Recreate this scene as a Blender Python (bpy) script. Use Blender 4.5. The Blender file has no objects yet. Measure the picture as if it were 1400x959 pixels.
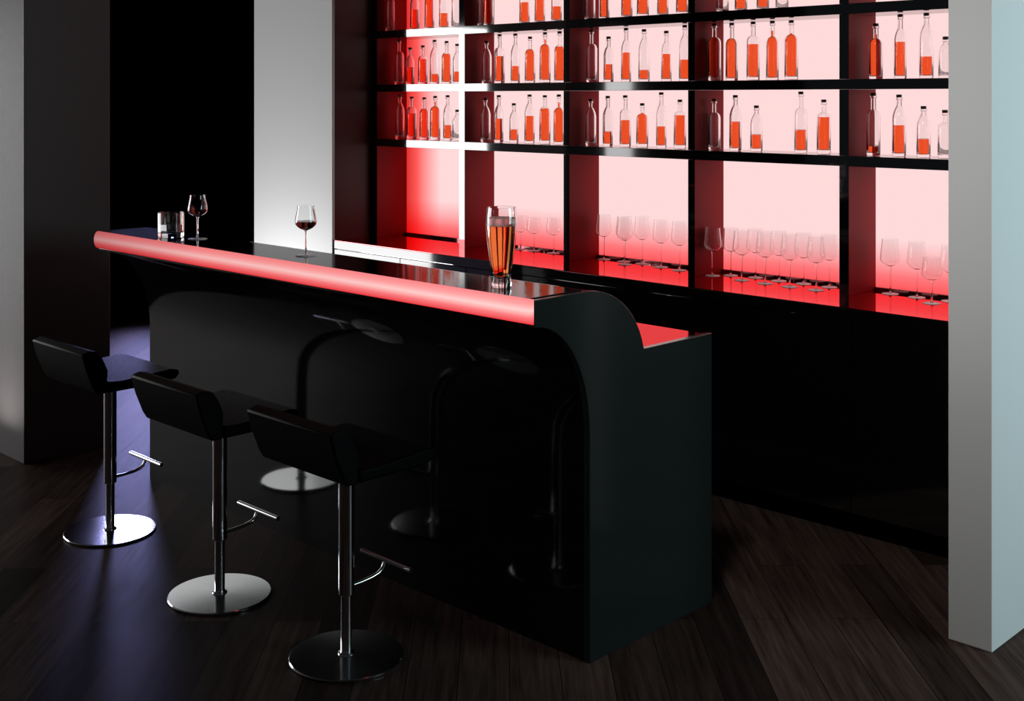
import bpy, bmesh, math, random
from mathutils import Vector, Matrix
PI = math.pi
S = bpy.context.scene
C = S.collection
BOTTLES = [
 ('C', 1, -5.573, 4.752, 0.257, None),
 ('C', 1, -5.476, 4.759, 0.248, 0.15),
 ('C', 1, -5.367, 4.76, 0.244, 0.176),
 ('C', 1, -5.253, 4.742, 0.252, 0.219),
 ('C', 1, -5.146, 4.74, 0.256, 0.086),
 ('C', 1, -5.095, 4.767, 0.174, None),
 ('C', 2, -4.846, 4.748, 0.24, None),
 ('C', 2, -4.743, 4.747, 0.256, 0.128),
 ('C', 2, -4.653, 4.772, 0.212, 0.07),
 ('C', 2, -4.52, 4.755, 0.259, 0.145),
 ('C', 2, -4.42, 4.767, 0.255, 0.184),
 ('C', 2, -4.31, 4.755, 0.259, 0.217),
 ('C', 3, -4.095, 4.76, 0.236, None),
 ('C', 3, -3.971, 4.745, 0.251, 0.072),
 ('C', 3, -3.871, 4.76, 0.254, 0.131),
 ('C', 3, -3.771, 4.768, 0.215, 0.168),
 ('C', 3, -3.646, 4.757, 0.268, 0.103),
 ('C', 3, -3.54, 4.764, 0.233, 0.158),
 ('C', 4, -3.339, 4.761, 0.237, None),
 ('C', 4, -3.211, 4.742, 0.254, 0.133),
 ('C', 4, -3.113, 4.764, 0.207, 0.075),
 ('C', 4, -2.881, 4.759, 0.269, 0.101),
 ('C', 4, -2.763, 4.75, 0.234, 0.158),
 ('C', 5, -2.525, 4.741, 0.262, 0.039),
 ('C', 5, -2.424, 4.768, 0.255, 0.128),
 ('C', 5, -2.311, 4.755, 0.208, 0.074),
 ('C', 5, -2.224, 4.763, 0.193, None),
 ('B', 1, -5.592, 4.763, 0.289, None),
 ('B', 1, -5.501, 4.769, 0.217, 0.101),
 ('B', 1, -5.372, 4.753, 0.225, 0.145),
 ('B', 1, -5.285, 4.766, 0.255, 0.057),
 ('B', 1, -5.17, 4.754, 0.244, 0.17),
 ('B', 1, -5.099, 4.77, 0.226, 0.069),
 ('B', 2, -4.858, 4.768, 0.235, None),
 ('B', 2, -4.733, 4.743, 0.274, 0.147),
 ('B', 2, -4.615, 4.744, 0.266, 0.091),
 ('B', 2, -4.509, 4.747, 0.246, 0.178),
 ('B', 2, -4.423, 4.771, 0.267, 0.229),
 ('B', 2, -4.304, 4.754, 0.27, 0.186),
 ('B', 3, -4.089, 4.76, 0.269, None),
 ('B', 3, -3.97, 4.75, 0.228, 0.089),
 ('B', 3, -3.863, 4.756, 0.271, 0.145),
 ('B', 3, -3.747, 4.752, 0.256, 0.056),
 ('B', 3, -3.611, 4.751, 0.243, 0.131),
 ('B', 3, -3.508, 4.759, 0.271, 0.102),
 ('B', 4, -3.337, 4.759, 0.281, 0.237),
 ('B', 4, -3.249, 4.769, 0.267, 0.193),
 ('B', 4, -3.129, 4.762, 0.272, 0.164),
 ('B', 4, -3.033, 4.77, 0.278, 0.222),
 ('B', 4, -2.934, 4.767, 0.265, 0.207),
 ('B', 5, -2.53, 4.772, 0.234, 0.188),
 ('B', 5, -2.415, 4.761, 0.274, 0.152),
 ('B', 5, -2.294, 4.745, 0.266, 0.088),
 ('B', 5, -2.224, 4.768, 0.168, None),
 ('A', 1, -5.618, 4.715, 0.317, None),
 ('A', 1, -5.454, 4.763, 0.298, 0.122),
 ('A', 1, -5.308, 4.747, 0.321, 0.228),
 ('A', 1, -5.208, 4.767, 0.307, 0.089),
 ('A', 1, -5.092, 4.758, 0.265, None),
 ('A', 2, -4.872, 4.749, 0.302, None),
 ('A', 2, -4.817, 4.742, 0.31, 0.198),
 ('A', 2, -4.569, 4.767, 0.305, 0.116),
 ('A', 2, -4.461, 4.772, 0.278, 0.209),
 ('A', 2, -4.315, 4.743, 0.289, 0.08),
 ('A', 3, -4.106, 4.766, 0.282, None),
 ('A', 3, -3.999, 4.753, 0.288, 0.126),
 ('A', 3, -3.849, 4.745, 0.268, 0.178),
 ('A', 3, -3.752, 4.749, 0.269, 0.183),
 ('A', 3, -3.643, 4.765, 0.276, 0.131),
 ('A', 3, -3.53, 4.768, 0.267, 0.176),
 ('A', 4, -3.28, 4.741, 0.265, None),
 ('A', 4, -3.193, 4.76, 0.253, 0.153),
 ('A', 4, -3.064, 4.741, 0.254, 0.11),
 ('A', 4, -2.979, 4.763, 0.243, None),
]
GLASSES = [
 (2, -4.652, 4.823, 0.184),
 (2, -4.552, 4.823, 0.182),
 (2, -4.409, 4.823, 0.19),
 (3, -4.058, 4.818, 0.229),
 (3, -3.932, 4.823, 0.228),
 (3, -3.862, 4.745, 0.235),
 (3, -3.815, 4.823, 0.236),
 (3, -3.675, 4.792, 0.23),
 (3, -3.543, 4.765, 0.234),
 (4, -3.328, 4.73, 0.223),
 (4, -3.272, 4.793, 0.22),
 (4, -3.151, 4.704, 0.224),
 (4, -3.151, 4.815, 0.224),
 (4, -3.021, 4.693, 0.23),
 (4, -3.019, 4.802, 0.225),
 (4, -2.892, 4.687, 0.229),
 (4, -2.894, 4.803, 0.226),
 (4, -2.762, 4.686, 0.23),
 (4, -2.764, 4.798, 0.23),
 (5, -2.488, 4.816, 0.23),
 (5, -2.364, 4.805, 0.229),
 (5, -2.254, 4.71, 0.185),
 (5, -2.225, 4.81, 0.227),
]

# ------------------------------------------------------------------ materials
def mat(name, base=(.5, .5, .5), rough=.5, metal=0., ior=1.5, spec=.5, trans=0., coat=0., emis=None, estr=0.):
    m = bpy.data.materials.new(name); m.use_nodes = True
    p = m.node_tree.nodes['Principled BSDF']
    p.inputs['Base Color'].default_value = (*base, 1)
    p.inputs['Roughness'].default_value = rough
    p.inputs['Metallic'].default_value = metal
    p.inputs['IOR'].default_value = ior
    p.inputs['Specular IOR Level'].default_value = spec
    p.inputs['Transmission Weight'].default_value = trans
    p.inputs['Coat Weight'].default_value = coat
    if emis:
        p.inputs['Emission Color'].default_value = (*emis, 1)
        p.inputs['Emission Strength'].default_value = estr
    return m

def noise_rough(m, scale=40, lo=.1, hi=.2, stretch=(1, 1, 1)):
    nt = m.node_tree; p = nt.nodes['Principled BSDF']
    tc = nt.nodes.new('ShaderNodeTexCoord'); mp = nt.nodes.new('ShaderNodeMapping')
    mp.inputs['Scale'].default_value = stretch
    n = nt.nodes.new('ShaderNodeTexNoise'); n.inputs['Scale'].default_value = scale
    r = nt.nodes.new('ShaderNodeMapRange'); r.inputs['To Min'].default_value = lo; r.inputs['To Max'].default_value = hi
    nt.links.new(tc.outputs['Object'], mp.inputs['Vector']); nt.links.new(mp.outputs[0], n.inputs['Vector'])
    nt.links.new(n.outputs['Fac'], r.inputs['Value']); nt.links.new(r.outputs[0], p.inputs['Roughness'])
    return m

M = {}
M['lacquer'] = noise_rough(mat('black_lacquer', (.0026, .0026, .0026), .1, spec=.42), 3, .05, .08)
M['front_lacquer'] = noise_rough(mat('black_front_lacquer', (.0028, .0028, .0028), .1, ior=1.5), 3, .05, .07)
M['end_lacquer_lit'] = noise_rough(mat('black_lacquer_cyan_lit', (.013, .0175, .0165), .2, spec=.3), 3, .12, .16)  # same black lacquer, with cyan side light painted in as a greenish lift
M['shelf_lacquer'] = noise_rough(mat('shelf_black_lacquer', (.003, .003, .0035), .06, ior=2.9), 3, .04, .06)
M['cabinet'] = noise_rough(mat('cabinet_black_lacquer', (.0035, .0035, .0035), .08, ior=2.7), 3, .05, .07)
M['bartop'] = noise_rough(mat('bar_top_glass', (.002, .002, .003), .08, spec=.1), 3, .06, .08)
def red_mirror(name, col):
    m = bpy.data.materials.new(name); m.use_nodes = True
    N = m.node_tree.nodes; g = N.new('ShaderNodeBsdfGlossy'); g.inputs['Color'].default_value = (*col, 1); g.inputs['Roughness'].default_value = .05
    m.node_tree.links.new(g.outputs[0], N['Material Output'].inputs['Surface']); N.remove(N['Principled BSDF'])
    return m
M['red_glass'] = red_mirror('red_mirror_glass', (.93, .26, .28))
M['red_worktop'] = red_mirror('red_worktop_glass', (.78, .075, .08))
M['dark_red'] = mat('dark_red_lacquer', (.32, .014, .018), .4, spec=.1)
M['side_panel'] = mat('brown_black_panel', (.07, .022, .02), .4, spec=.3)
M['chrome'] = noise_rough(mat('chrome', (.86, .87, .88), .1, metal=1.), 20, .08, .14, (1, 1, .1))
M['steel'] = noise_rough(mat('polished_steel', (.80, .82, .82), .15, metal=1.), 6, .12, .17)
M['leather'] = noise_rough(mat('black_leather', (.0014, .0014, .0016), .6, spec=.04), 90, .42, .6)
M['leather_edge'] = noise_rough(mat('charcoal_leather_edge', (.0022, .0022, .0023), .5, spec=.05), 90, .42, .6)
M['white_paint'] = noise_rough(mat('white_paint', (.80, .80, .80), .6, spec=.2), 30, .5, .6)
M['grey_paint'] = noise_rough(mat('pale_grey_paint', (.74, .75, .75), .6, spec=.2), 30, .5, .6)
M['dark_paint'] = noise_rough(mat('dark_paint', (.0009, .0009, .0009), .9, spec=0.), 30, .85, .95)
M['column_paint'] = noise_rough(mat('column_grey_paint', (.095, .088, .088), .6, spec=.2), 30, .5, .6)
M['ceiling_paint'] = noise_rough(mat('ceiling_dark_paint', (.03, .03, .03), .8, spec=.1), 30, .7, .8)
M['glass'] = mat('clear_glass', (1, 1, 1), 0., ior=1.45, trans=1.)
M['wine_glass'] = mat('thin_clear_glass', (.985, .985, .985), 0., ior=1.4, trans=1.)
M['liquor'] = mat('orange_red_liquor', (.97, .13, .03), 0., ior=1.36, trans=1.)
M['wine'] = mat('dark_red_wine', (.16, .03, .02), 0., ior=1.34, trans=1.)
M['beer'] = mat('amber_beer', (.98, .27, .07), 0., ior=1.34, trans=1.)
M['foam'] = mat('beer_foam', (.95, .90, .88), .35, ior=1.2, trans=.85)
M['foot_lit_white'] = mat('foot_white_as_lit', (1, .95, .95), .25, ior=1.4, trans=0.)  # opaque pinkish white paints in the panel light refracted through the foot
M['cap'] = mat('bottle_cap', (.03, .02, .025), .35)
M['pane'] = mat('window_pane', (1, 1, 1), 0., ior=1.45, trans=1.)
M['frame'] = mat('dark_window_frame', (.02, .02, .02), .5)

def wood():
    m = bpy.data.materials.new('dark_wood_planks'); m.use_nodes = True
    nt = m.node_tree; N = nt.nodes; L = nt.links; p = N['Principled BSDF']
    tc = N.new('ShaderNodeTexCoord'); mp = N.new('ShaderNodeMapping')
    mp.inputs['Rotation'].default_value = (0, 0, math.radians(45)); L.new(tc.outputs['Object'], mp.inputs['Vector'])
    # plank layout: planks run along the diagonal
    br = N.new('ShaderNodeTexBrick'); br.offset = .37; br.offset_frequency = 2; br.squash = 1
    br.inputs['Scale'].default_value = 1; br.inputs['Brick Width'].default_value = 1.25; br.inputs['Row Height'].default_value = .153
    br.inputs['Mortar Size'].default_value = .0012; br.inputs['Mortar Smooth'].default_value = .2; br.inputs['Bias'].default_value = 0
    br.inputs['Color1'].default_value = (0, 0, 0, 1); br.inputs['Color2'].default_value = (1, 1, 1, 1); br.inputs['Mortar'].default_value = (0, 0, 0, 1)
    mp0 = N.new('ShaderNodeMapping'); mp0.inputs['Rotation'].default_value = (0, 0, math.radians(0)); mp0.inputs['Location'].default_value = (.31, -.0335, 0)
    L.new(mp.outputs[0], mp0.inputs['Vector']); L.new(mp0.outputs[0], br.inputs['Vector'])
    st = N.new('ShaderNodeMapping'); st.inputs['Scale'].default_value = (2.2, 38, 1); L.new(mp.outputs[0], st.inputs['Vector'])
    n = N.new('ShaderNodeTexNoise'); n.inputs['Scale'].default_value = 1.3; n.inputs['Detail'].default_value = 7; n.inputs['Roughness'].default_value = .62
    n.noise_dimensions = '4D'
    L.new(st.outputs[0], n.inputs['Vector'])
    mu = N.new('ShaderNodeMath'); mu.operation = 'MULTIPLY'; mu.inputs[1].default_value = 9; L.new(br.outputs['Color'], mu.inputs[0]); L.new(mu.outputs[0], n.inputs['W'])
    cr = N.new('ShaderNodeValToRGB'); e = cr.color_ramp.elements
    e[0].position = .3; e[0].color = (.0105, .0062, .0052, 1); e[1].position = .75; e[1].color = (.056, .037, .031, 1)
    L.new(n.outputs['Fac'], cr.inputs['Fac'])
    v = N.new('ShaderNodeMapRange'); v.inputs['To Min'].default_value = .35; v.inputs['To Max'].default_value = 1.8; L.new(br.outputs['Color'], v.inputs['Value'])
    mx = N.new('ShaderNodeVectorMath'); mx.operation = 'SCALE'; L.new(cr.outputs['Color'], mx.inputs[0]); L.new(v.outputs[0], mx.inputs['Scale'])
    m2 = N.new('ShaderNodeMix'); m2.data_type = 'RGBA'; L.new(br.outputs['Fac'], m2.inputs['Factor']); L.new(mx.outputs[0], m2.inputs['A']); m2.inputs['B'].default_value = (.003, .002, .002, 1)
    L.new(m2.outputs['Result'], p.inputs['Base Color'])
    r = N.new('ShaderNodeMapRange'); r.inputs['To Min'].default_value = .34; r.inputs['To Max'].default_value = .5; L.new(n.outputs['Fac'], r.inputs['Value'])
    L.new(r.outputs[0], p.inputs['Roughness']); p.inputs['Specular IOR Level'].default_value = .02
    b = N.new('ShaderNodeBump'); b.inputs['Strength'].default_value = .12; b.inputs['Distance'].default_value = .002
    L.new(n.outputs['Fac'], b.inputs['Height']); L.new(b.outputs[0], p.inputs['Normal'])
    return m
M['wood'] = wood()

def lamp_panel(name, ramp_z, left=None, strength=1.):
    """a lit diffuser: its light colour changes with height (and along its left end), like LED strips behind it"""
    m = bpy.data.materials.new(name); m.use_nodes = True
    nt = m.node_tree; N = nt.nodes; L = nt.links
    for x in list(N): N.remove(x)
    out = N.new('ShaderNodeOutputMaterial'); em = N.new('ShaderNodeEmission'); em.inputs['Strength'].default_value = strength
    tc = N.new('ShaderNodeTexCoord'); sx = N.new('ShaderNodeSeparateXYZ'); L.new(tc.outputs['Object'], sx.inputs[0])
    def ramp(sock, lo, hi, stops):
        mr = N.new('ShaderNodeMapRange'); mr.inputs['From Min'].default_value = lo; mr.inputs['From Max'].default_value = hi
        L.new(sock, mr.inputs['Value']); cr = N.new('ShaderNodeValToRGB'); L.new(mr.outputs[0], cr.inputs['Fac'])
        es = cr.color_ramp.elements
        while len(es) < len(stops): es.new(.5)
        for e, (q, c) in zip(es, stops): e.position = q; e.color = (*c, 1)
        return cr.outputs['Color']
    c = ramp(sx.outputs['Z'], *ramp_z)
    if left:
        c2 = ramp(sx.outputs['X'], *left)
        mu = N.new('ShaderNodeMix'); mu.data_type = 'RGBA'; mu.blend_type = 'MULTIPLY'; mu.inputs['Factor'].default_value = 1
        L.new(c, mu.inputs['A']); L.new(c2, mu.inputs['B']); c = mu.outputs['Result']
    L.new(c, em.inputs['Color']); L.new(em.outputs[0], out.inputs['Surface'])
    return m
PINK = (1., .70, .70)
M['backlight'] = lamp_panel('pink_backlit_diffuser', (0., .22, [(0., (1, .08, .09)), (.30, (1, .19, .20)), (.62, (1, .44, .45)), (1., PINK)]),
    (-5.68, -5.36, [(0., (.72, .02, .02)), (.35, (1, .15, .14)), (.65, (1, .52, .52)), (1., (1, 1, 1))]), 1.0)
M['strip'] = lamp_panel('red_light_strip', (-.036, .036, [(0., (.80, .035, .045)), (.3, (.95, .20, .21)), (.58, (1, .62, .60)), (.8, (.98, .36, .36)), (1., (.95, .25, .26))]),
    (-5.08, -2.6, [(0., (.50, .36, .37)), (.35, (.86, .74, .74)), (1., (1, 1, 1))]), 1.05)

# ------------------------------------------------------------------ mesh helpers
def box(bm, x0, y0, z0, x1, y1, z1, bevel=0.):
    r = bmesh.ops.create_cube(bm, size=1)
    vs = r['verts']
    for v in vs:
        v.co = Vector(((x0 + x1) / 2 + v.co.x * (x1 - x0), (y0 + y1) / 2 + v.co.y * (y1 - y0), (z0 + z1) / 2 + v.co.z * (z1 - z0)))
    if bevel > 0:
        es = list({e for v in vs for e in v.link_edges})
        bmesh.ops.bevel(bm, geom=es, offset=bevel, segments=2, affect='EDGES', profile=.5)

def lathe(bm, prof, seg=28, loc=(0, 0, 0), mod=None):
    """prof: (r, z) list; r = 0 ends close on the axis"""
    rings = []
    for r, z in prof:
        if r < 1e-6:
            rings.append([bm.verts.new((loc[0], loc[1], loc[2] + z))])
        else:
            ring = []
            for k in range(seg):
                a = 2 * PI * k / seg
                q = r * (mod(a, z) if mod else 1)
                ring.append(bm.verts.new((loc[0] + q * math.cos(a), loc[1] + q * math.sin(a), loc[2] + z)))
            rings.append(ring)
    for A, B in zip(rings, rings[1:]):
        for k in range(seg):
            k2 = (k + 1) % seg
            if len(A) == 1 and len(B) == 1: continue
            if len(A) == 1: bm.faces.new((A[0], B[k2], B[k]))
            elif len(B) == 1: bm.faces.new((A[k], A[k2], B[0]))
            else: bm.faces.new((A[k], A[k2], B[k2], B[k]))

def prism_x(bm, pts, x0, x1):
    """closed (y, z) outline extruded along x"""
    a = [bm.verts.new((x0, y, z)) for y, z in pts]; b = [bm.verts.new((x1, y, z)) for y, z in pts]
    n = len(pts)
    bm.faces.new(a); bm.faces.new(b[::-1])
    for i in range(n): bm.faces.new((a[i], b[i], b[(i + 1) % n], a[(i + 1) % n]))

def tube(bm, pts, r, seg=14):
    pts = [Vector(p) for p in pts]; rings = []
    for i, p in enumerate(pts):
        t = (pts[min(i + 1, len(pts) - 1)] - pts[max(i - 1, 0)]).normalized()
        u = t.orthogonal().normalized() if i == 0 else (u - t * u.dot(t)).normalized()
        w = t.cross(u)
        rings.append([bm.verts.new(p + r * (math.cos(2 * PI * k / seg) * u + math.sin(2 * PI * k / seg) * w)) for k in range(seg)])
    for A, B in zip(rings, rings[1:]):
        for k in range(seg): bm.faces.new((A[k], A[(k + 1) % seg], B[(k + 1) % seg], B[k]))
    bm.faces.new(rings[0][::-1]); bm.faces.new(rings[-1])

def obj(name, bm, m, parent=None, origin=None, smooth=None, bevel=0.):
    """link a bmesh as one object; vertices are in the parent's space (or in world space about origin)"""
    bmesh.ops.recalc_face_normals(bm, faces=bm.faces)
    if origin is not None:
        for v in bm.verts: v.co -= Vector(origin)
    me = bpy.data.meshes.new(name); bm.to_mesh(me); bm.free()
    o = bpy.data.objects.new(name, me); C.objects.link(o)
    for q in (m if isinstance(m, (list, tuple)) else [m]): me.materials.append(q)
    if smooth is not None:
        for f in me.polygons: f.use_smooth = True
        try: me.set_sharp_from_angle(angle=math.radians(smooth))
        except Exception: pass
    if bevel:
        b = o.modifiers.new('edge', 'BEVEL'); b.width = bevel; b.segments = 2; b.limit_method = 'ANGLE'; b.angle_limit = math.radians(40)
    if origin is not None and parent is None: o.location = origin
    if parent is not None: o.parent = parent
    return o

def thing(name, label, cat, loc=(0, 0, 0), group=None):
    o = bpy.data.objects.new(name, None); C.objects.link(o); o.location = loc; o.empty_display_size = .1
    o['label'] = label; o['category'] = cat
    if group: o['group'] = group
    return o

def struct(name, bm, m, **k):
    o = obj(name, bm, m, **k); o['kind'] = 'structure'; return o
def BM(): return bmesh.new()
def loc_box(root, *b, bevel=0.):
    """box given in world coordinates, stored in the space of root"""
    l = root.location; bm = BM()
    box(bm, b[0] - l.x, b[1] - l.y, b[2] - l.z, b[3] - l.x, b[4] - l.y, b[5] - l.z, bevel)
    return bm

# ------------------------------------------------------------------ the room
WX = -8.72
bm = BM(); box(bm, WX - .3, -5.2, -.1, 4.2, 7.3, 0.); struct('floor', bm, M['wood'])
bm = BM(); box(bm, WX - .3, -5.2, 3.3, 4.2, 7.3, 3.4); struct('ceiling', bm, M['ceiling_paint'])
WY0, WY1, WZ0, WZ1 = -1.62, 2.4, .06, 2.42
bm = BM()
box(bm, WX - .2, -5.2, 0, WX, WY0, 3.3); box(bm, WX - .2, WY1, 0, WX, 7.2, 3.3)
box(bm, WX - .2, WY0, 0, WX, WY1, WZ0); box(bm, WX - .2, WY0, WZ1, WX, WY1, 3.3)
struct('wall_left', bm, M['dark_paint'])
bm = BM(); box(bm, WX - .2, 7.0, 0, -1.7, 7.2, 3.3); struct('wall_back', bm, M['dark_paint'])
bm = BM()
for b in ((WX - .14, WY0, WZ0, WX - .04, WY0 + .05, WZ1), (WX - .14, WY1 - .05, WZ0, WX - .04, WY1, WZ1),
          (WX - .14, WY0, WZ0, WX - .04, WY1, WZ0 + .05), (WX - .14, WY0, WZ1 - .05, WX - .04, WY1, WZ1)): box(bm, *b)
wf = struct('window_1', bm, M['frame'])
bm = BM(); box(bm, WX - .105, WY0 + .05, WZ0 + .05, WX - .095, WY1 - .05, WZ1 - .05); obj('pane', bm, M['pane'], parent=wf)
# piers and wall ends
bm = BM(); box(bm, -6.53, 4.376, 0, -5.735, 5.3, 3.3, .003); struct('wall_pier', bm, M['white_paint'])
bm = BM(); box(bm, -6.45, 2.536, 0, -5.68, 2.969, 3.3, .003); struct('wall_column', bm, M['column_paint'])
bm = BM(); box(bm, -1.749, 3.768, 0, -1.608, 5.3, 3.3, .003); struct('wall_right', bm, M['grey_paint'])
bm = BM(); box(bm, -5.735, 4.93, 0, -1.749, 5.0, 3.3); struct('wall_niche', bm, M['dark_paint'])

# ------------------------------------------------------------------ the bar
BX0, BX1 = -5.07, -2.451
outer = [(2.843, .0)]
n = 12
# front face: vertical, then an outward quarter curve up to the counter's nose
cy, cz, ry, rz = 2.60, .70, .243, .352
front = [(2.843, .0), (2.843, .62)] + [(cy + ry * math.cos(a), cz + rz * math.sin(a)) for a in [PI / 2 * k / n for k in range(0, n + 1)]]
back = [(cy + .23 + .285 * math.sin(a), .86 + .272 * math.cos(a)) for a in [PI / 2 * k / n * .86 for k in range(0, n + 1)]]
prof = front + [(2.598, 1.061), (2.598, 1.132)] + back + [(3.122, .918), (3.479, .918), (3.479, 0.)]
bar = thing('bar_counter', 'long black lacquered bar counter with a glowing red edge strip', 'bar counter', ((BX0 + BX1) / 2, 3.0, 0))
def rel(root, pts): return [(y - root.location.y, z - root.location.z) for y, z in pts]
L0 = bar.location
bm = BM()
body = [(y, min(z, 1.118)) for y, z in prof if not (z > 1.118 and y > 2.7)]
prism_x(bm, rel(bar, front + [(2.598, 1.061), (2.598, 1.118), (2.80, 1.118)] + [(y, z) for y, z in back if z < 1.118] + [(3.122, .90), (3.479, .90), (3.479, 0.)]), BX0 - L0.x, BX1 - .024 - L0.x)
obj('body', bm, M['front_lacquer'], bar, smooth=30)
bm = BM(); prism_x(bm, rel(bar, prof), BX1 - .0235 - L0.x, BX1 - L0.x)
e = obj('end_panel', bm, M['end_lacquer_lit'], bar, smooth=30, bevel=.0015); e['label'] = 'black curved end panel with cyan light painted in'
bm = loc_box(bar, BX0, 2.596, 1.1185, BX1 - .024, 2.835, 1.135, bevel=.002); obj('countertop', bm, M['bartop'], bar)
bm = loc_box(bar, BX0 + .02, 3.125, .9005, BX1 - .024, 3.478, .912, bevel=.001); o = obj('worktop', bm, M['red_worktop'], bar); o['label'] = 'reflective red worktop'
# light strip: a half-round diffuser along the nose of the counter
pts = [(2.5965, -.037)] + [(2.594 - .020 * math.cos(a), .037 * math.sin(a)) for a in [-PI / 2 + PI * k / 14 for k in range(15)]] + [(2.5965, .037)]
bm = BM(); prism_x(bm, pts, BX0, BX1)
o = obj('light_strip', bm, M['strip'], bar, smooth=50); o['label'] = 'glowing pink and red light strip'
o.location = (-L0.x, -L0.y, 1.0985)

# ------------------------------------------------------------------ back counter: cabinets, countertop, shelving
YC = 4.376
seams = [-5.715, -5.132, -4.616, -4.10, -3.584, -2.994, -2.427, -1.757]
cab_lab = ['leftmost base cabinet of the back bar beside the white pier', 'second base cabinet from the white pier',
           'third base cabinet from the white pier', 'fourth base cabinet from the white pier', 'black base cabinet behind the curved end of the bar',
           'black base cabinet just right of the bar end', 'rightmost black base cabinet beside the grey wall end']
for i, (a, b) in enumerate(zip(seams, seams[1:])):
    t = thing('base_cabinet', cab_lab[i], 'cabinet', ((a + b) / 2, YC + .25, 0), 'black base cabinets of the back bar')
    obj('carcass', loc_box(t, a + .001, YC + .02, .09, b - .001, 4.92, .846), M['cabinet'], t)
    obj('door', loc_box(t, a + .003, YC, .095, b - .003, YC + .0195, .843), M['cabinet'], t)
    obj('toe_kick', loc_box(t, a + .001, YC + .05, 0, b - .001, YC + .07, .09), M['dark_paint'], t)
ct = thing('back_countertop', 'long back-bar countertop with a reflective red top below the lit shelves', 'countertop', (-3.736, 4.64, .848))
obj('slab', loc_box(ct, -5.715, YC, .848, -1.757, 4.92, .8915, bevel=.001), M['cabinet'], ct)
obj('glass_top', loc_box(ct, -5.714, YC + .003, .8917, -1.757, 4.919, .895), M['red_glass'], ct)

sh = thing('shelving_unit', 'wall-wide black shelving with backlit pink panels above the back counter', 'shelving', (-3.736, 4.79, .896))
YS = 4.65
divs = [(-5.713, -5.662), (-4.956, -4.912), (-4.183, -4.143), (-3.409, -3.371), (-2.632, -2.588), (-1.80, -1.757)]
shelves = [(1.433, 1.477), (1.754, 1.797), (2.068, 2.112), (2.385, 2.43)]
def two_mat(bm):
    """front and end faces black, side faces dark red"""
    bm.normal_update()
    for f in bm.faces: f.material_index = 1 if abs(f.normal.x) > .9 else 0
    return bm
zs = [.8955] + [z for s in shelves for z in s] + [3.29]
for a, b in divs:
    bm = BM(); l = sh.location
    for z0, z1 in zip(zs[0::2], zs[1::2]): box(bm, a - l.x, YS + .0005 - l.y, z0 - l.z, b - l.x, 4.88 - l.y, z1 - l.z)
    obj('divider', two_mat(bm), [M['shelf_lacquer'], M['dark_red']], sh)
obj('bottom_rail', loc_box(sh, -5.66, 4.862, .8955, -1.80, 4.8795, .908), M['shelf_lacquer'], sh)
for z0, z1 in shelves:
    obj('shelf', loc_box(sh, -5.713, YS, z0 + .0003, -1.757, 4.88, z1 - .0003, bevel=.001), M['shelf_lacquer'], sh)
for (a, b), (c, d) in zip(divs, divs[1:]):
    bm = BM(); box(bm, a + .01, 4.881, .002, d - .01, 4.90, 2.38)
    o = obj('backlit_panel', bm, M['backlight'], sh); o['label'] = 'glowing pink backlit panel'
    o.location = (-l.x, -l.y, 0)
bm = loc_box(sh, -5.733, YC + .001, .8955, -5.7135, 4.88, 3.29); obj('side_panel', bm, M['side_panel'], sh)

# ------------------------------------------------------------------ bottles
SHZ = {'C': 1.4775, 'B': 1.7975, 'A': 2.1125}
SHAPES = {  # body radius, shoulder start, shoulder end, neck radius, curve
    'sloping': (.028, .60, .82, .0105, .9), 'square': (.0285, .62, .73, .0105, .55), 'slim': (.0255, .58, .78, .010, .8), 'stout': (.030, .66, .76, .011, .6)}
def bottle_profile(shape, h):
    R, s0, s1, rn, cv = SHAPES[shape]
    pts = [(R * .86, 0.), (R * .97, .003), (R, .010), (R, s0 * h)]
    for k in range(1, 7):
        t = k / 6
        pts.append((rn + (R - rn) * (math.cos(t * PI / 2) ** cv if t < 1 else 0), (s0 + (s1 - s0) * t) * h))
    pts += [(rn * .95, h - .022), (rn * 1.25, h - .020), (rn * 1.25, h - .013), (rn, h - .012)]
    return pts
def radius_at(pts, z):
    for (r0, z0), (r1, z1) in zip(pts, pts[1:]):
        if z0 <= z <= z1 and z1 > z0: return r0 + (r1 - r0) * (z - z0) / (z1 - z0)
    return pts[-1][0]
def make_bottle(shape, h, lv, label, x, y, z, group):
    t = thing('bottle', label, 'bottle', (x, y, z), group)
    w = .0055; out = bottle_profile(shape, h)
    inner = [(max(r - w, .0045), zz) for r, zz in out if zz > .012]
    bot = .012 + .004 * (shape == 'stout')
    bm = BM()
    lathe(bm, [(0, 0)] + out + [(inner[-1][0], h - .012)] + [(r, zz) for r, zz in reversed(inner[:-1])] + [(inner[0][0], bot + .006), (inner[0][0] * .8, bot), (0, bot + .006)], 24)
    obj('glass_body', bm, M['glass'], t, smooth=40)
    if lv:
        lv = min(lv, h * .9)
        r_in = inner[0][0] - .0004
        pl = [(0, bot + .0065), (r_in * .8, bot + .0007), (r_in, bot + .0065)]
        pl += [(max(radius_at(out, zz) - w - .0004, .003), zz) for _, zz in out if bot + .01 < zz < lv]
        pl += [(max(radius_at(out, lv) - w - .0004, .003), lv), (0, lv)]
        bm = BM(); lathe(bm, pl, 24); obj('liquid', bm, M['liquor'], t, smooth=40)
    bm = BM(); lathe(bm, [(0, h - .0118), (.0105, h - .0118), (.0115, h - .009), (.0115, h - .001), (.010, h), (0, h)], 16)
    obj('cap', bm, M['cap'], t, smooth=40)
ROW = {'C': 'lower', 'B': 'middle', 'A': 'upper'}
ORD = ['', 'first', 'second', 'third', 'fourth', 'fifth', 'sixth', 'seventh', 'eighth']
BAY = {1: 'leftmost bay', 2: 'second bay', 3: 'third bay', 4: 'fourth bay', 5: 'rightmost bay'}
random.seed(11)
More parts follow.
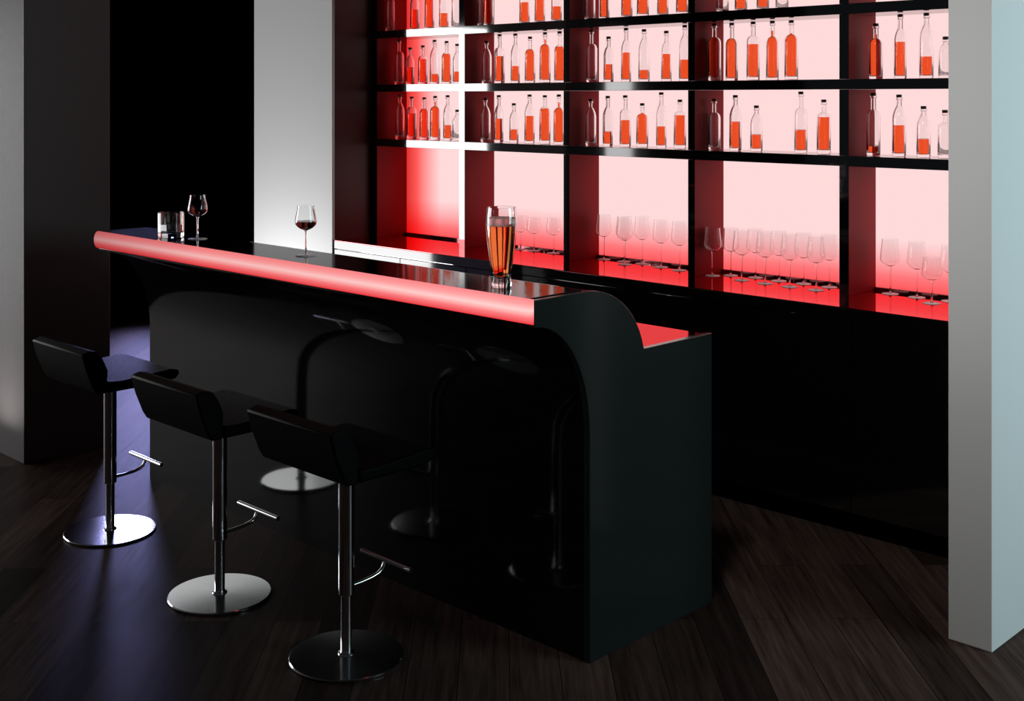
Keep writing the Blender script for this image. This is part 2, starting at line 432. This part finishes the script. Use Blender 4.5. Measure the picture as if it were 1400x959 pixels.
cnt = {}
for r, b, x, y, h, lv in BOTTLES:
    hmax = {'A': .266, 'B': .267, 'C': .272}[r]; h0 = h; h = min(h, hmax) if r != 'A' else min(h, hmax) - .004 * ((b * 7 + round(x * 50)) % 5)
    if lv and h < h0 and r == 'A': lv = min(lv, h * .86)
    k = cnt[(r, b)] = cnt.get((r, b), 0) + 1
    if lv is None: shape = random.choice(['sloping', 'sloping', 'square'])
    elif lv > .60 * h: shape = 'stout' if (b + k) % 2 else 'square'
    else: shape = random.choice(['sloping', 'square', 'slim'])
    fill = 'empty clear glass bottle' if lv is None else ('full bottle of orange-red liquor' if lv > .62 * h else ('half-full bottle of orange-red liquor' if lv > .42 * h else 'clear bottle with a little orange-red liquor'))
    make_bottle(shape, h, lv, '%s, %s from left on %s shelf, %s' % (fill, ORD[k], ROW[r], BAY[b]), x, y, SHZ[r], 'bottles on the %s shelf' % ROW[r])

# ------------------------------------------------------------------ stemware
def make_wine_glass(name, label, cat, h, x, y, z, group=None, rim=.035, bulge=.042, foot=.036, wine=None, bowl0=.50, bend=.28, mt='wine_glass'):
    """bowl0: bottom of the bowl as a share of the height; bend: where along the bowl it is widest"""
    t = thing(name, label, cat, (x, y, z), group)
    zb = h * bowl0; hb = h - zb; w = .0013
    def R(u):
        if u < bend: return bulge * math.sin(PI / 2 * max(u / bend, 0)) ** .62
        q = (u - bend) / (1 - bend); return bulge + (rim - bulge) * (q * q * (3 - 2 * q))
    us = [0, .01, .03, .07, .12, .18, .24, .30, .38, .5, .65, .8, .92, 1.]
    outp = [(max(R(u), .0), zb + u * hb) for u in us]; outp[0] = (0, zb)
    inp = [(max(R(u) - w, 0.), zb + max(u * hb, .003)) for u in us if u > .02]; inp = [(0, zb + .0035)] + inp
    inp[-1] = (rim - w, h)
    bm = BM(); lathe(bm, outp + inp[::-1], 36); obj('bowl', bm, M[mt], t, smooth=50)
    bm = BM(); lathe(bm, [(0, .0035), (.0065, .0035), (.0042, .012), (.0034, .03), (.0032, zb * .6), (.0036, zb * .9), (.006, zb + .0005), (0, zb + .0005)], 16); obj('stem', bm, M[mt], t, smooth=50)
    bm = BM(); lathe(bm, [(0, 0), (foot, 0), (foot + .0006, .001), (foot, .0018), (.012, .0034), (0, .0036)], 32); obj('foot', bm, M['foot_lit_white'], t, smooth=50)
    if wine:
        u1 = (wine - zb) / hb
        pl = [(0, zb + .0042)] + [(max(R(u) - w - .0004, .0003), zb + u * hb + .0006) for u in us if .04 < u < u1] + [(R(u1) - w - .0004, wine), (0, wine)]
        bm = BM(); lathe(bm, pl, 32); obj('wine', bm, M['wine'], t, smooth=50)
    return t
gc = {}
for b, x, y, h in GLASSES:
    k = gc[b] = gc.get(b, 0) + 1
    small = h < .19 and b == 5
    make_wine_glass('wine_glass', ('short ' if small else '') + 'empty stemmed wine glass, %s from left below shelves, %s' % (ORD[k] if k < 9 else {9: 'ninth', 10: 'tenth'}[k], BAY[b]), 'wine glass',
        h, x, y, .8951, 'empty wine glasses on the back counter', rim=.034, bulge=.041, foot=.034)
BT = 1.1352
make_wine_glass('wine_glass', 'wine glass with dark red wine on the bar in front of the white pier', 'wine glass', .186, -3.731, 2.726, BT,
    rim=.031, bulge=.040, foot=.038, wine=.128, bowl0=.50, bend=.34)
make_wine_glass('wine_glass', 'wine glass of red wine beside the tumbler near the left bar end', 'wine glass', .182, -4.495, 2.737, BT,
    rim=.031, bulge=.041, foot=.039, wine=.135, bowl0=.50, bend=.34)
# tumbler
t = thing('tumbler', 'short clear glass tumbler with a thick base near the left bar end', 'tumbler', (-4.642, 2.70, BT))
hh, Rt = .104, .054
facet = lambda a, z: 1 + .012 * math.cos(10 * a)
bm = BM(); lathe(bm, [(0, 0), (Rt * .93, 0), (Rt * .98, .003), (Rt, .012), (Rt, hh - .001), (Rt - .001, hh), (Rt - .0028, hh - .001), (Rt - .0035, .024), (Rt * .8, .018), (0, .017)], 60, mod=facet)
obj('glass_body', bm, M['glass'], t, smooth=40)
bm = BM(); lathe(bm, [(0, .0175), (Rt * .79, .0186), (Rt - .0046, .0245), (Rt - .0042, .055), (0, .055)], 60, mod=facet)
obj('water', bm, mat('clear_water', (.97, .98, 1.), 0., ior=1.33, trans=1.), t, smooth=40)
# beer glass
t = thing('beer_glass', 'tall curved beer glass with amber beer on the right end of the bar', 'beer glass', (-2.686, 2.70, BT))
bp = [(.029, 0), (.0315, .004), (.0318, .014), (.0295, .024), (.0300, .034), (.0345, .07), (.0405, .11), (.0455, .15), (.0482, .185), (.0475, .215), (.0455, .238), (.0442, .246)]
flute = lambda a, z: 1 + (.012 * math.cos(11 * a) * max(0, 1 - z / .2) if z > .02 else 0)
inn = [(r - .0026, z) for r, z in bp if z > .03]
bm = BM(); lathe(bm, [(0, .001)] + bp + [(bp[-1][0] - .0016, .2465)] + inn[::-1] + [(.018, .0275), (0, .026)], 66, mod=flute)
obj('glass_body', bm, M['glass'], t, smooth=50)
bl = [(0, .0265), (.0178, .0282), (.0268, .0345)] + [(r - .0031, z) for r, z in bp if .05 < z < .186] + [(radius_at(bp, .19) - .0031, .19), (0, .19)]
bm = BM(); lathe(bm, bl, 66, mod=flute); obj('beer', bm, M['beer'], t, smooth=50)
bm = BM(); lathe(bm, [(0, .1904), (radius_at(bp, .1904) - .0031, .1904), (radius_at(bp, .20) - .0031, .20), (radius_at(bp, .214) - .0031, .214), (0, .217)], 66); obj('foam', bm, M['foam'], t, smooth=50)

# ------------------------------------------------------------------ bar stools
def make_stool(label, loc):
    t = thing('bar_stool', label, 'bar stool', loc, 'bar stools in front of the bar')
    bm = BM(); lathe(bm, [(0, 0), (.172, 0), (.176, .003), (.176, .006), (.173, .0085), (.05, .0105), (0, .0105)], 72); obj('base', bm, M['steel'], t, smooth=35)
    bm = BM(); lathe(bm, [(0, .0106), (.026, .0106), (.025, .0145), (.019, .016), (.0175, .02), (.0175, .20), (0, .20)], 28); obj('lower_column', bm, M['chrome'], t, smooth=35)
    bm = BM(); lathe(bm, [(0, .1935), (.0225, .1935), (.0248, .196), (.0248, .575), (.045, .590), (.045, .602), (0, .602)], 32); obj('upper_column', bm, M['chrome'], t, smooth=35)
    bm = BM(); tube(bm, [(0, .022, .213), (0, .06, .213), (0, .10, .216), (0, .128, .222), (0, .143, .232), (0, .15, .245), (0, .152, .254)], .0062)
    fa = obj('footrest', bm, M['chrome'], t, smooth=50)
    bm = BM(); tube(bm, [(-.115, .152, .258), (0, .152, .258), (.128, .152, .258)], .0085); obj('foot_bar', bm, M['chrome'], fa, smooth=50)
    # seat cushion and reclined backrest: side outlines (y, z) extruded across the width
    W = .212
    bm = BM(); prism_x(bm, [(-.120, .603), (.10, .603), (.168, .612), (.186, .628), (.182, .645), (.150, .652), (-.06, .640), (-.118, .645)], -W, W)
    obj('seat', bm, M['leather'], t, smooth=30, bevel=.008)
    bm = BM(); prism_x(bm, [(-.121, .6035), (-.121, .646), (-.118, .69), (-.138, .735), (-.160, .765), (-.190, .772), (-.222, .762), (-.205, .70), (-.178, .632), (-.160, .6035)], -W, W)
    obj('backrest', bm, M['leather_edge'], t, smooth=30, bevel=.006)
    return t
make_stool('black low-backed bar stool nearest the grey column at left', (-4.557, 2.382, 0))
make_stool('middle black low-backed bar stool on a round steel base', (-3.703, 2.342, 0))
make_stool('black low-backed bar stool nearest the curved end of the bar', (-3.018, 2.357, 0))

# ------------------------------------------------------------------ light
def area(name, loc, target, sx, sy, power, color=(1, 1, 1), spread=180, vec=None):
    d = bpy.data.lights.new(name, 'AREA'); d.shape = 'RECTANGLE'; d.size = sx; d.size_y = sy; d.energy = power; d.color = color; d.spread = math.radians(spread)
    o = bpy.data.objects.new(name, d); C.objects.link(o); o.location = loc
    dr = Vector(vec) if vec else Vector(target) - Vector(loc)
    o.rotation_euler = dr.to_track_quat('-Z', 'Y').to_euler()
    return o
def win(name, y0, y1, z0, z1, L, tint=(1, 1, 1)):
    A = (y1 - y0) * (z1 - z0)
    return area(name, (WX - .02, (y0 + y1) / 2, (z0 + z1) / 2), None, y1 - y0, z1 - z0, PI * A * L, tint, vec=(1, 0, 0))
for z0, z1, L in ((.08, .9, 4.2), (.9, 1.65, 4.8), (1.65, 2.40, 5.5)):
    win('window_daylight', -.8, WY1 - .05, z0, z1, L)
    win('window_daylight_edge', WY0 + .05, -.8, z0, z1, L * .4)
# daylight from the room on the far side of the right wall end
area('side_room_daylight', (1.2, 4.6, 1.9), (-1.6, 4.4, 1.3), 1.6, 2.0, 75, (.72, .95, 1.))
# unseen fill lamp added to brighten the front of the right wall end
area('wall_end_fill', (-1.75, 1.9, 3.2), (-1.75, 3.77, 1.1), .35, .35, 6, (1, .98, .96), 70)
# floor uplight washing the white pier; unseen low lamp added for the column
area('pier_uplight', (-6.1, 3.86, .12), (-6.1, 4.376, 1.0), .9, .12, 13, (1, 1, 1), 170)
area('column_fill', (-5.86, 2.34, .03), None, .25, .06, 2.2, (1, .96, .94), 110, vec=(0, .12, 1))
# directional lamps added to make the blue streak on floor and stool base
for k in range(6):
    z = .40 + .34 * k
    area('passage_blue_fill', (WX + .1, 4.74, z), None, .50, .30, (1.2, 1.4, 2.2, 5.5, 5.5, 1.5)[k], (.44, .44, 1.), 56, vec=(.70, -.40, -.58))
# room fill
W = bpy.data.worlds.new('World'); S.world = W; W.use_nodes = True
W.node_tree.nodes['Background'].inputs[0].default_value = (.5, .55, .6, 1); W.node_tree.nodes['Background'].inputs[1].default_value = .03

# ------------------------------------------------------------------ camera
cd = bpy.data.cameras.new('Camera'); cam = bpy.data.objects.new('Camera', cd); C.objects.link(cam)
cd.sensor_width = 36; cd.sensor_fit = 'HORIZONTAL'; cd.lens = 1687.1 / 1400 * 36
cd.shift_y = -(479.5 - 133.45) / 1400; cd.clip_start = .05
cam.location = (0, 0, 1.72); cam.rotation_euler = (PI / 2, 0, math.atan2(.6992, .7149))
S.camera = cam
S.view_settings.view_transform = 'Standard'; S.view_settings.look = 'None'; S.view_settings.gamma = 1; S.view_settings.exposure = 0
S.view_settings.use_curve_mapping = False
S.cycles.use_denoising = True
S.cycles.max_bounces = 14; S.cycles.transmission_bounces = 14; S.cycles.glossy_bounces = 6; S.cycles.diffuse_bounces = 4
S.cycles.sample_clamp_indirect = 6.; S.cycles.caustics_refractive = False; S.cycles.caustics_reflective = False
